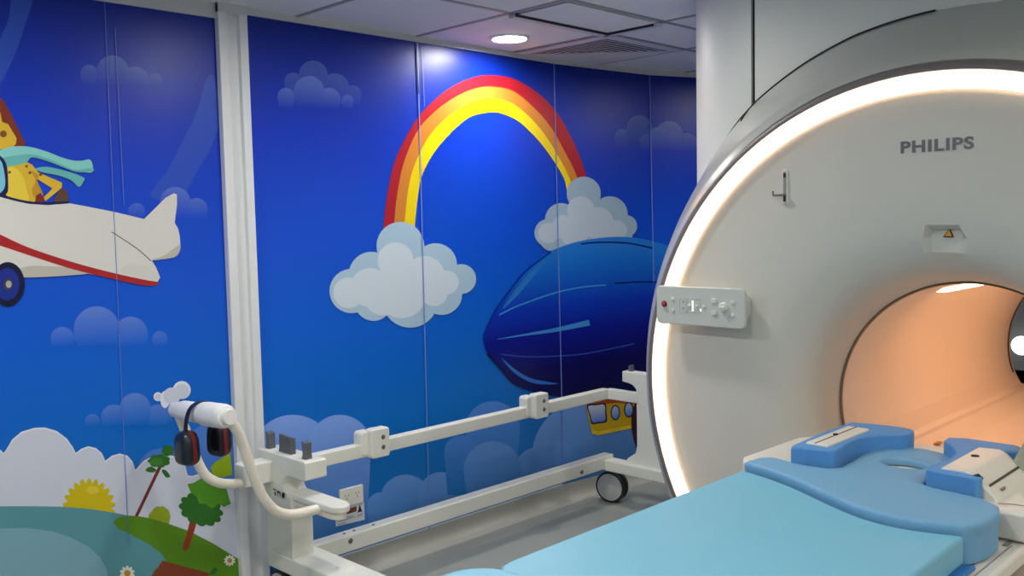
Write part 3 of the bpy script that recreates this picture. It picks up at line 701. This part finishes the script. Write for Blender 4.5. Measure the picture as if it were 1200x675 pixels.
# head coil base plate with rails
hc = empty('head_coil_base', (2.2, YT, .78), 'white head support base with blue foam sides at the tunnel mouth', 'head support')
pl = [(2.035, YT-.325), (2.05, YT-.335), (2.36, YT-.325), (2.50, YT-.25), (2.50, YT+.25), (2.44, YT+.30), (2.36, YT+.352), (2.08, YT+.358), (2.035, YT+.33)]
obj('base_plate', prism(bmesh.new(), pl, 'Z', .7828, .845), TB, hc, bevel=.012, seg=4)
def mir(pts): return [(x, 2*YT-y) for x, y in pts][::-1]
lin_ = [(2.055, 1.085), (2.05, 1.05), (2.06, .995), (2.085, .983), (2.14, .99), (2.2, .995), (2.26, .985), (2.305, .955), (2.335, .925), (2.375, .918), (2.405, .935), (2.41, .99), (2.39, 1.07), (2.36, 1.09)]
LW = [tuple(p) for p in cr_spline(lin_, 3, True)]
obj('foam_liner', prism(bmesh.new(), LW, 'Z', .832, .903), FOAM_DEEP, hc, bevel=.010, seg=4, angle=60, label='left blue foam liner')
RW = [(2.052, .664), (2.058, .656), (2.076, .655), (2.082, .70), (2.326, .70), (2.345, .660), (2.385, .655), (2.410, .69), (2.412, .80), (2.39, .838), (2.35, .835), (2.305, .80), (2.26, .773), (2.2, .763), (2.14, .768), (2.085, .775), (2.058, .768)]
obj('foam_liner', prism(bmesh.new(), RW, 'Z', .832, .898), FOAM_DEEP, hc, bevel=.010, seg=4, angle=60, label='right blue foam liner')
lr = obj('side_rail', prism(bmesh.new(), [(2.085, 1.008), (2.085, 1.066), (2.32, 1.066), (2.32, 1.008)], 'Z', .84, .908), TB, hc, bevel=.004)
obj('rail_groove', nbox(2.087, 2.318, 1.040, 1.043, .9072, .9088), mat('groove_dark', (74, 66, 60), .6), lr, smooth=False)
obj('rail_stud', lathe(bmesh.new(), [(0, .004), (.006, .004), (.006, 0)], (2.2, 1.0435, .907), (0, 0, 1), 14), DARK, lr)
# right rail: wider housing with a sloping outer side
ya, yb2 = .752, .60
rr_ = [(.748, .838), (.748, .893), (.741, .903), (.695, .905), (.680, .899), (.632, .856), (.624, .838)]
rh = obj('side_rail', prism(bmesh.new(), rr_, 'X', 2.078, 2.315), TB, hc, bevel=.005, angle=25)
obj('rail_groove', prism(bmesh.new(), [(.6515, .8755), (.6495, .8735), (.6475, .8715), (.6500, .8705)], 'X', 2.10, 2.314), MATS['groove_dark'], rh, smooth=False)
obj('rail_stud', lathe(bmesh.new(), [(0, .002), (.009, .002), (.009, -.002)], (2.215, .717, .904), (0, 0, 1), 14), DARK, rh)
obj('latch', tube(bmesh.new(), [(2.0765, .676, .884), (2.070, .672, .896), (2.070, .664, .900), (2.0765, .658, .892)], .0042, 8), BLACKP, rh)
obj('mark_plate', nbox(2.128, 2.150, .6325, .6365, .858, .864), mat('mark_grey', (120, 110, 100), .5), rh, smooth=False)
# lid hinge and clear cover at the right edge of the view
cov = [(.668, .838), (.664, .885), (.632, .955), (.56, .975), (.53, .93), (.53, .838)]
obj('end_cover', prism(bmesh.new(), cov, 'X', 2.30, 2.44), mat('grey_green_cover', (166, 170, 152), .35), hc, bevel=.01)
obj('cable_slot', prism(bmesh.new(), rrect(2.155, 2.20, .562, .600, .012), 'Z', .8445, .8462), DARK, hc, smooth=False)
obj('cable', tube(bmesh.new(), cr_spline([(2.20, .605, .848), (2.17, .592, .853), (2.15, .560, .852), (2.15, .54, .849)], 6), .006, 10), mat('white_cable', (224, 222, 214), .4), hc)
obj('grip_slot', tube(bmesh.new(), cr_spline([(2.075, .625, .8445), (2.088, .60, .8448), (2.092, .575, .8445)], 6), .0022, 8), GV, hc)

# head and shoulder pad
pe = [(x+.006, y) for x, y in ME]
pad = pe[:]+[(1.86, .592), (1.90, .584), (1.95, .583), (2.00, .600), (2.03, .640), (2.038, .690), (2.045, .745), (2.06, .775), (2.12, .782), (2.19, .778), (2.25, .770), (2.31, .79), (2.36, .835), (2.375, .890), (2.355, .945), (2.30, .982), (2.22, .984), (2.14, .976), (2.075, .972), (2.045, .99), (2.04, 1.05), (2.05, 1.10), (2.06, 1.14), (2.03, 1.165)]
hp = empty('head_pad', (2.1, YT, .78), 'blue foam head and shoulder pad with a round hole at the head end', 'pad')
def with_hole(outer, hole, z0, z1):
    bm = bmesh.new(); O = [Vector((*p, 0)) for p in outer]; Hh = [Vector((*p, 0)) for p in hole]
    tr = tessellate_polygon([O, Hh]); al = O+Hh
    bmv = {}
    for z in (z0, z1): bmv[z] = [bm.verts.new((p.x, p.y, z)) for p in al]
    for t in tr:
        try: bm.faces.new([bmv[z1][i] for i in t]); bm.faces.new([bmv[z0][i] for i in t][::-1])
        except ValueError: pass
    for off, n in ((0, len(O)), (len(O), len(Hh))):
        for i in range(n):
            a, b = off+i, off+(i+1) % n; bm.faces.new((bmv[z0][a], bmv[z0][b], bmv[z1][b], bmv[z1][a]))
    return bm
hx, hy = at(1060, 544, 'Z', .862).xy
hole = [(hx-.045*math.cos(2*PI*k/28)*(.9), hy+.052*math.sin(2*PI*k/28)) for k in range(28)]
bm = with_hole(pad, hole, .8455, .865)
prism(bm, [(x+.008, y) for x, y in ME]+[(1.86, .5945), (1.90, .5865), (1.95, .5855), (1.995, .600), (2.027, .640), (2.030, .70), (2.030, 1.05), (2.030, 1.16)], 'Z', .7825, .858)
fo = obj('foam', bm, FOAM_BLUE, hp, angle=180)
rm = fo.modifiers.new('remesh', 'REMESH'); rm.mode = 'VOXEL'; rm.voxel_size = .0045; rm.use_smooth_shade = True
sm_ = fo.modifiers.new('soften', 'SMOOTH'); sm_.factor = .5; sm_.iterations = 7

# ------------------------------------------------------------------ coil trolley beside the wall
tr = empty('coil_trolley', (2.7, 2.8, 0), 'white wheeled trolley frame with two end frames and side rails against the mural', 'trolley')
TW = W_
YR = 2.93
# long members
obj('lower_beam', nbox(1.76, 3.672, YR, YR+.062, .197, .264), TW, tr, bevel=.006)
obj('upper_rail', nbox(1.80, 3.668, YR, YR+.045, .553, .606), TW, tr, bevel=.005)
for q in ((411, 634), (682, 553)):
    p = at(*q, 'Y', YR-.001); obj('bolt', lathe(bmesh.new(), [(0, -.003), (.009, -.003), (.011, 0), (.011, .002)], (p.x, YR, p.z), (0, 1, 0), 16), STEEL, tr)
for x in (393, 404.5, 427):
    p = at(x, 629-.30*(x-388)-6, 'Z', .264); obj('top_screw', lathe(bmesh.new(), [(0, .0022), (.006, .0022), (.006, 0)], (p.x, YR+.03, .264), (0, 0, 1), 12), STEEL, tr)
# two outlet blocks clipped on the upper rail
for k, (xa, xb_) in enumerate(((2.128, 2.206), (3.062, 3.165))):
    xb_ = xa+.088
    ob = obj('outlet_block', prism(bmesh.new(), rrect(xa, xb_, .548, .664, .012), 'Y', YR-.035, YR+.012), TW, tr, bevel=.006)
    obj('block_back', prism(bmesh.new(), rrect(xa-.028, xa+.03, .56, .655, .016), 'Y', YR-.006, YR+.05), TW, ob, bevel=.006)
    for z in (.628, .588):
        obj('outlet_hole', lathe(bmesh.new(), [(0, -.0025), (.0075, -.0025), (.0095, 0), (.0095, .001)], (xa+.055, YR-.035, z), (0, 1, 0), 16), GREYP, ob)
# near end frame: C-shaped plate
XN0, XN1 = 1.745, 1.835
C = [(3.085, .635), (2.775, .635), (2.770, .630), (2.770, .572), (2.775, .567), (2.872, .567), (2.90, .563), (2.918, .548), (2.924, .528), (2.915, .508), (2.90, .497), (2.873, .490), (2.873, .20), (3.045, .20), (3.045, .50), (3.09, .54), (3.09, .630)]
nf = obj('end_frame', prism(bmesh.new(), C, 'X', XN0, XN1), TW, tr, bevel=.006, angle=30)
arm = [(2.955, 1.752), (2.955, 1.832)]
bm = bmesh.new()
pts = [(1.752, 2.93), (1.752, 2.66)]+[(1.792-.040*math.cos(math.radians(a)), 2.655-.055*math.sin(math.radians(a))) for a in range(0, 181, 12)]+[(1.832, 2.66), (1.832, 2.93)]
am = obj('support_arm', prism(bm, pts, 'Z', .478, .503), TW, tr, bevel=.006)
pts2 = [(1.760+(x-1.752)*.8, min(y, 2.93)+.012) for x, y in pts]
obj('arm_underside', prism(bmesh.new(), pts2, 'Z', .452, .479), IVORY, am, bevel=.006)
for y, w, hgt, lean in ((3.055, .020, .060, .010), (2.81, .020, .060, .010)):
    bm = prism(bmesh.new(), [(y-w/2, .632), (y+w/2+.008, .632), (y+w/2, .655), (y+w/2+lean*.4, .632+hgt), (y+w/2+lean-.004, .632+hgt+.006), (y-w/2+lean*.2, .632+hgt+.002), (y-w/2+.004, .655)], 'X', XN0+.022, XN0+.052)
    obj('hook_peg', bm, GREYP, tr, bevel=.003)
bm = prism(bmesh.new(), [(2.905, .634), (2.99, .634), (2.985, .652), (2.982, .702), (2.908, .698)], 'X', XN0+.028, XN0+.038); box(bm, XN0+.038, XN0+.050, 2.905, 2.918, .634, .694)
obj('bracket', bm, GREYP, tr, bevel=.002)
# sticker with two square marks and a round mark
p0, p1 = at(318, 574.5, 'X', XN0), at(334, 583, 'X', XN0)
bm = bmesh.new(); q = lambda x, y: at(x, y, 'X', XN0-.0006)
def quad(bm, cs, M=0):
    f = bm.faces.new([bm.verts.new(q(*c)) for c in cs]); f.material_index = M
quad(bm, [(318.5, 570.5), (336, 578.5), (336, 587), (322, 581)])
stk = obj('label_sticker', bm, mat('sticker_white', (206, 210, 208), .4), tr, smooth=False)
bm = bmesh.new(); q = lambda x, y: at(x, y, 'X', XN0-.0012)
for cs in (((320, 572.3), (323.5, 574), (323.5, 575.2), (320, 573.6)), ((321.3, 576.5), (323.3, 577.3), (323.3, 580.6), (321.8, 579.9)), ((324.6, 574.6), (328.8, 576.6), (328.8, 579), (324.6, 577)), ((325.2, 577.5), (326, 577.9), (326, 581), (325.2, 580.6)), ((328, 578.6), (328.8, 579), (328.8, 582.4), (328, 582))): quad(bm, cs)
f = bm.faces.new([bm.verts.new(q(331.9+1.9*math.cos(2*PI*k/16), 580.6+3.7*math.sin(2*PI*k/16))) for k in range(16)])
obj('printed_mark', bm, BLACKP, stk, smooth=False)
# base legs
def leg(x0, x1, z0, z1, yend, yst): return obj('base_leg', prism(bmesh.new(), [(x0, yst), (x1, yst), (x1, yend+.04), (x1-.03, yend), (x0+.03, yend), (x0, yend+.04)], 'Z', z0, z1), TW, tr, bevel=.008)
leg(1.742, 1.882, .197, .262, 2.30, 3.045); leg(3.60, 3.672, .190, .246, 2.16, 3.02)
obj('caster_cap', lathe(bmesh.new(), [(0, .012), (.03, .010), (.04, 0)], (1.83, 2.66, .262), (0, 0, 1), 24), TW, tr)
def caster(x, y, ang):
    a = Vector((math.cos(ang), math.sin(ang), 0)); R = .0815
    c = obj('caster', nbox(x-.022, x+.022, y-.022, y+.022, .10, .2), TW, tr, bevel=.006)
    for s_ in (-1, 1):
        o = Vector((x, y, R))+a*(.019*s_)
        obj('tyre', lathe(bmesh.new(), [(R-.012, -.012), (R-.002, -.011), (R, -.006), (R, .006), (R-.002, .011), (R-.012, .012)], o, a, 40), RUBBER, c)
        obj('wheel_cover', lathe(bmesh.new(), [(0, .0145), (R-.018, .0145), (R-.0105, .0115), (R-.0105, -.0115), (0, -.0115)], o, a*s_, 40), mat('wheel_grey', (196, 196, 192), .45), c)
wp = at(712, 579, 'Z', .004)
caster(3.705, 2.97, math.radians(192)); caster(1.82, 3.05, math.radians(180)); caster(1.81, 2.38, math.radians(200)); caster(3.636, 2.24, math.radians(200))
# far end frame
XF0, XF1 = 3.635, 3.690
far = [(2.842, .706), (2.842, .652), (2.800, .648), (2.775, .640), (2.757, .622), (2.755, .50), (2.755, .34), (2.765, .30), (2.82, .262), (2.82, .20), (2.56, .20), (2.575, .60), (2.62, .706)]
obj('end_frame', prism(bmesh.new(), far, 'X', XF0, XF1), TW, tr, bevel=.006, angle=30)
obj('cross_rail', nbox(3.632, 3.668, 2.74, YR+.045, .553, .606), TW, tr, bevel=.005)
obj('hook_peg', prism(bmesh.new(), [(2.792, .704), (2.815, .704), (2.812, .735), (2.796, .738)], 'X', 3.65, 3.675), GREYP, tr, bevel=.003)
# push handle: bent tube with a thick grip
YA, YBt = 2.715, 3.02
fr_ = [at(368, 598, 'Y', YA), at(345, 602.5, 'Y', YA), at(326, 600, 'Y', YA), at(312, 588, 'Y', YA), at(303, 572, 'Y', YA), at(293, 546, 'Y', YA), at(285, 522, 'Y', YA), at(277, 503, 'Y', YA), at(264, 488, 'Y', YA)]
fr_[0].x = 1.775
ba_ = [at(288, 566, 'Y', YBt), at(270, 567, 'Y', YBt), at(254, 565, 'Y', YBt), at(241, 557, 'Y', YBt), at(232, 542, 'Y', YBt), at(222, 516, 'Y', YBt), at(213, 494, 'Y', YBt), at(207, 480, 'Y', YBt)]
hdl = obj('push_handle', tube(bmesh.new(), cr_spline(fr_, 8), .0172, 18), IVORY, tr)
obj('handle_tube', tube(bmesh.new(), cr_spline(ba_, 8), .0172, 18), IVORY, hdl)
g0, g1 = fr_[-1], ba_[-1]
ax = (g1-g0); L = ax.length
gr = [(0, -.032), (.024, -.032), (.026, -.024), (.026, -.012), (.034, -.010), (.038, 0), (.040, .012), (.040, L*.34), (.038, L*.42), (.030, L*.43), (.028, L*.48), (.030, L*.50), (.034, L*.55), (.034, L*.84), (.030, L*.90), (.026, L+.01), (0, L+.015)]
obj('grip', lathe(bmesh.new(), gr, g0, ax, 32), mat('grip_white', (236, 236, 232), .45), hdl, angle=30)
cl = at(288, 556, 'Y', YBt)
obj('clamp', prism(bmesh.new(), rrect(cl.x-.02, XN0+.01, 2.99, 3.07, .012), 'Z', .525, .605), TW, hdl, bevel=.006)

# ear defenders hanging over the grip
ed = empty('ear_defenders', (1.40, 2.86, .78), 'black and dark red ear defenders hanging on the trolley push handle', 'headset')
gm = g0+ax.normalized()*(L*.465); axn = ax.normalized()
hv = Vector((axn.y, -axn.x, 0)).normalized()            # across the grip
if hv.x < 0: hv = -hv
gz = Vector((0, 0, 1))
hb = [gm-hv*.060-gz*.075, gm-hv*.060-gz*.04, gm-hv*.052+gz*.0, gm-hv*.034+gz*.028, gm+gz*.039, gm+hv*.034+gz*.028, gm+hv*.052, gm+hv*.058-gz*.04, gm+hv*.058-gz*.075]
obj('headband', ribbon(bmesh.new(), cr_spline(hb, 8), axn, .020, .005), BLACKP, ed, bevel=.0015)
for s_, dz in ((-1, .105), (1, .098)):
    c0 = gm+hv*(.056*s_)-gz*dz; out = hv*s_
    for k in (-1, 1):
        obj('yoke_wire', tube(bmesh.new(), cr_spline([gm+hv*(.060*s_)-gz*.058+axn*(.004*k), gm+hv*(.064*s_)-gz*.075+axn*(.020*k), c0+out*.010+gz*.04+axn*(.031*k), c0+out*.010+gz*.01+axn*(.034*k)], 5), .0024, 8), BLACKP, ed)
    def cup(prof, M, name, par):
        bm = bmesh.new(); n = 36; rings = []
        for w, hh, d in prof:
            rg = []; w *= 1.14; hh *= 1.14; d *= 1.1
            for k in range(n):
                a = 2*PI*k/n; ca, sa = math.cos(a), math.sin(a); e = .62
                x = w*math.copysign(abs(ca)**e, ca); z = hh*math.copysign(abs(sa)**e, sa)
                x *= 1-.12*(z/max(hh, 1e-6))                       # a little wider at the foot
                rg.append(bm.verts.new(c0+axn*x+gz*z+out*d))
            rings.append(rg)
        for A, B in zip(rings, rings[1:]):
            for k in range(n): bm.faces.new((A[k], A[(k+1) % n], B[(k+1) % n], B[k]))
        bm.faces.new(rings[0]); bm.faces.new(rings[-1]); return obj(name, bm, M, par, angle=40)
    ec = cup([(.036, .044, -.004), (.040, .050, .004), (.039, .049, .014), (.034, .044, .024), (.024, .033, .030), (.01, .014, .031)], mat('ear_shell', (24, 34, 42), .3), 'ear_cup', ed)
    cup([(.0405, .0505, -.006), (.0412, .0512, .000), (.0405, .0505, .006)], REDP, 'trim_line', ec)
    cup([(.022, .031, -.012), (.030, .039, -.020), (.036, .045, -.018), (.039, .049, -.011), (.039, .049, -.003)], mat('ear_cushion', (18, 16, 26), .55), 'ear_cushion', ec)
    cup([(.023, .032, -.0125), (.010, .014, -.0125)], mat('ear_foam', (12, 12, 24), .9), 'ear_foam', ec)

# ------------------------------------------------------------------ wall outlet and notice
wo = empty('wall_outlet', (2.205, WY, .333), 'white double power outlet on the mural behind the trolley', 'outlet')
obj('face_plate', prism(bmesh.new(), rrect(2.146, 2.264, .296, .373, .005), 'Y', WY-.012, WY-.0015), mat('outlet_ivory', (226, 224, 212), .4), wo, bevel=.003)
for cx_ in (2.180, 2.232):
    bm = bmesh.new()
    for dx, dz, rot in ((-.0075, .006, .5), (.0075, .006, -.5), (0, -.008, 0)):
        c, q_ = math.cos(rot), math.sin(rot)
        pts = [(cx_+dx+a*c-b*q_, .338+dz+a*q_+b*c) for a, b in ((-.0014, -.0045), (.0014, -.0045), (.0014, .0045), (-.0014, .0045))]
        prism(bm, pts, 'Y', WY-.0124, WY-.0115)
    obj('socket_holes', bm, mat('hole_grey', (110, 112, 106), .6), wo, smooth=False)
nt_ = empty('wall_notice', (2.2, WY, .256), 'small white notice with brown band and black warning figure below the power outlet', 'sign')
bm = bmesh.new(); pts = [(2.126, .224), (2.271, .217), (2.271, .293), (2.126, .293)]
obj('sheet', prism(bm, pts, 'Y', WY-.004, WY-.0015), mat('notice_white', (224, 224, 226), .45), nt_, smooth=False)
obj('header_band', nbox(2.150, 2.231, WY-.0048, WY-.0038, .263, .284), mat('notice_brown', (120, 58, 44), .5), nt_, smooth=False)
bm = bmesh.new(); fg = [(2.247, .288), (2.244, .278), (2.2385, .262), (2.233, .2535), (2.238, .256), (2.258, .256), (2.263, .2535), (2.2565, .262), (2.2515, .278)]
prism(bm, fg, 'Y', WY-.0048, WY-.0038); obj('warning_figure', bm, mat('notice_black', (16, 16, 20), .5), nt_, smooth=False)
bm = bmesh.new()
for x0, x1, z in ((2.135, 2.215, .249), (2.135, 2.225, .2415), (2.135, 2.175, .229), (2.232, 2.266, .246), (2.232, 2.262, .240)): box(bm, x0, x1, WY-.0048, WY-.0038, z-.0013, z+.0013)
obj('text_line', bm, mat('notice_grey', (140, 142, 150), .5), nt_, smooth=False)

# beyond the tunnel: round lamp on the far wall
wl = at(1197, 405, 'X', XR-.06)
wf = empty('wall_lamp', (XR, wl.y, wl.z), 'glowing round white lamp seen through the far end of the scanner tunnel', 'lamp')
obj('backplate', lathe(bmesh.new(), [(0, -.03), (.05, -.03), (.055, -.02), (.055, 0), (0, 0)], (XR, wl.y, wl.z), (1, 0, 0), 32), W_, wf)
obj('lamp_globe', lathe(bmesh.new(), [(0, -.10), (.03, -.098), (.052, -.08), (.06, -.06), (.057, -.04), (.045, -.028)], (XR, wl.y, wl.z), (1, 0, 0), 32), mat('globe_white', (255, 255, 250), .4, emit=(255, 252, 244), estr=2.2), wf)

# ------------------------------------------------------------------ light inside the tunnel, world, exposure
def area(name, loc, target, size, power, color, sy_=None):
    L_ = bpy.data.lights.new(name, 'AREA'); L_.energy = power; L_.color = color; L_.size = size
    if sy_: L_.shape = 'RECTANGLE'; L_.size_y = sy_
    o = bpy.data.objects.new(name, L_); COL.objects.link(o); o.location = loc
    o.rotation_euler = (Vector(target)-Vector(loc)).to_track_quat('-Z', 'Y').to_euler(); return o
WARM = mat('tunnel_lamp', (255, 196, 140), .4, noise=0, emit=(255, 204, 160), estr=10)
for s_ in (-1, 1):
    a0 = math.radians(90+s_*28); rr_ = RB-.004
    c = Vector((0, CBo.x+rr_*math.cos(a0), CBo.y+rr_*math.sin(a0)))
    obj('tunnel_lamp', nbox(2.9, 4.0, c.y-.012, c.y+.012, c.z-.003, c.z+.003), WARM, sc, label='warm lamp strip along the tunnel roof')
w = bpy.data.worlds.new('world'); S.world = w; w.use_nodes = True
w.node_tree.nodes['Background'].inputs[0].default_value = (.9, .95, 1, 1); w.node_tree.nodes['Background'].inputs[1].default_value = .1
S.view_settings.view_transform = 'Standard'; S.view_settings.look = 'None'; S.view_settings.gamma = 1
S.view_settings.exposure = 0.38; S.view_settings.use_curve_mapping = False
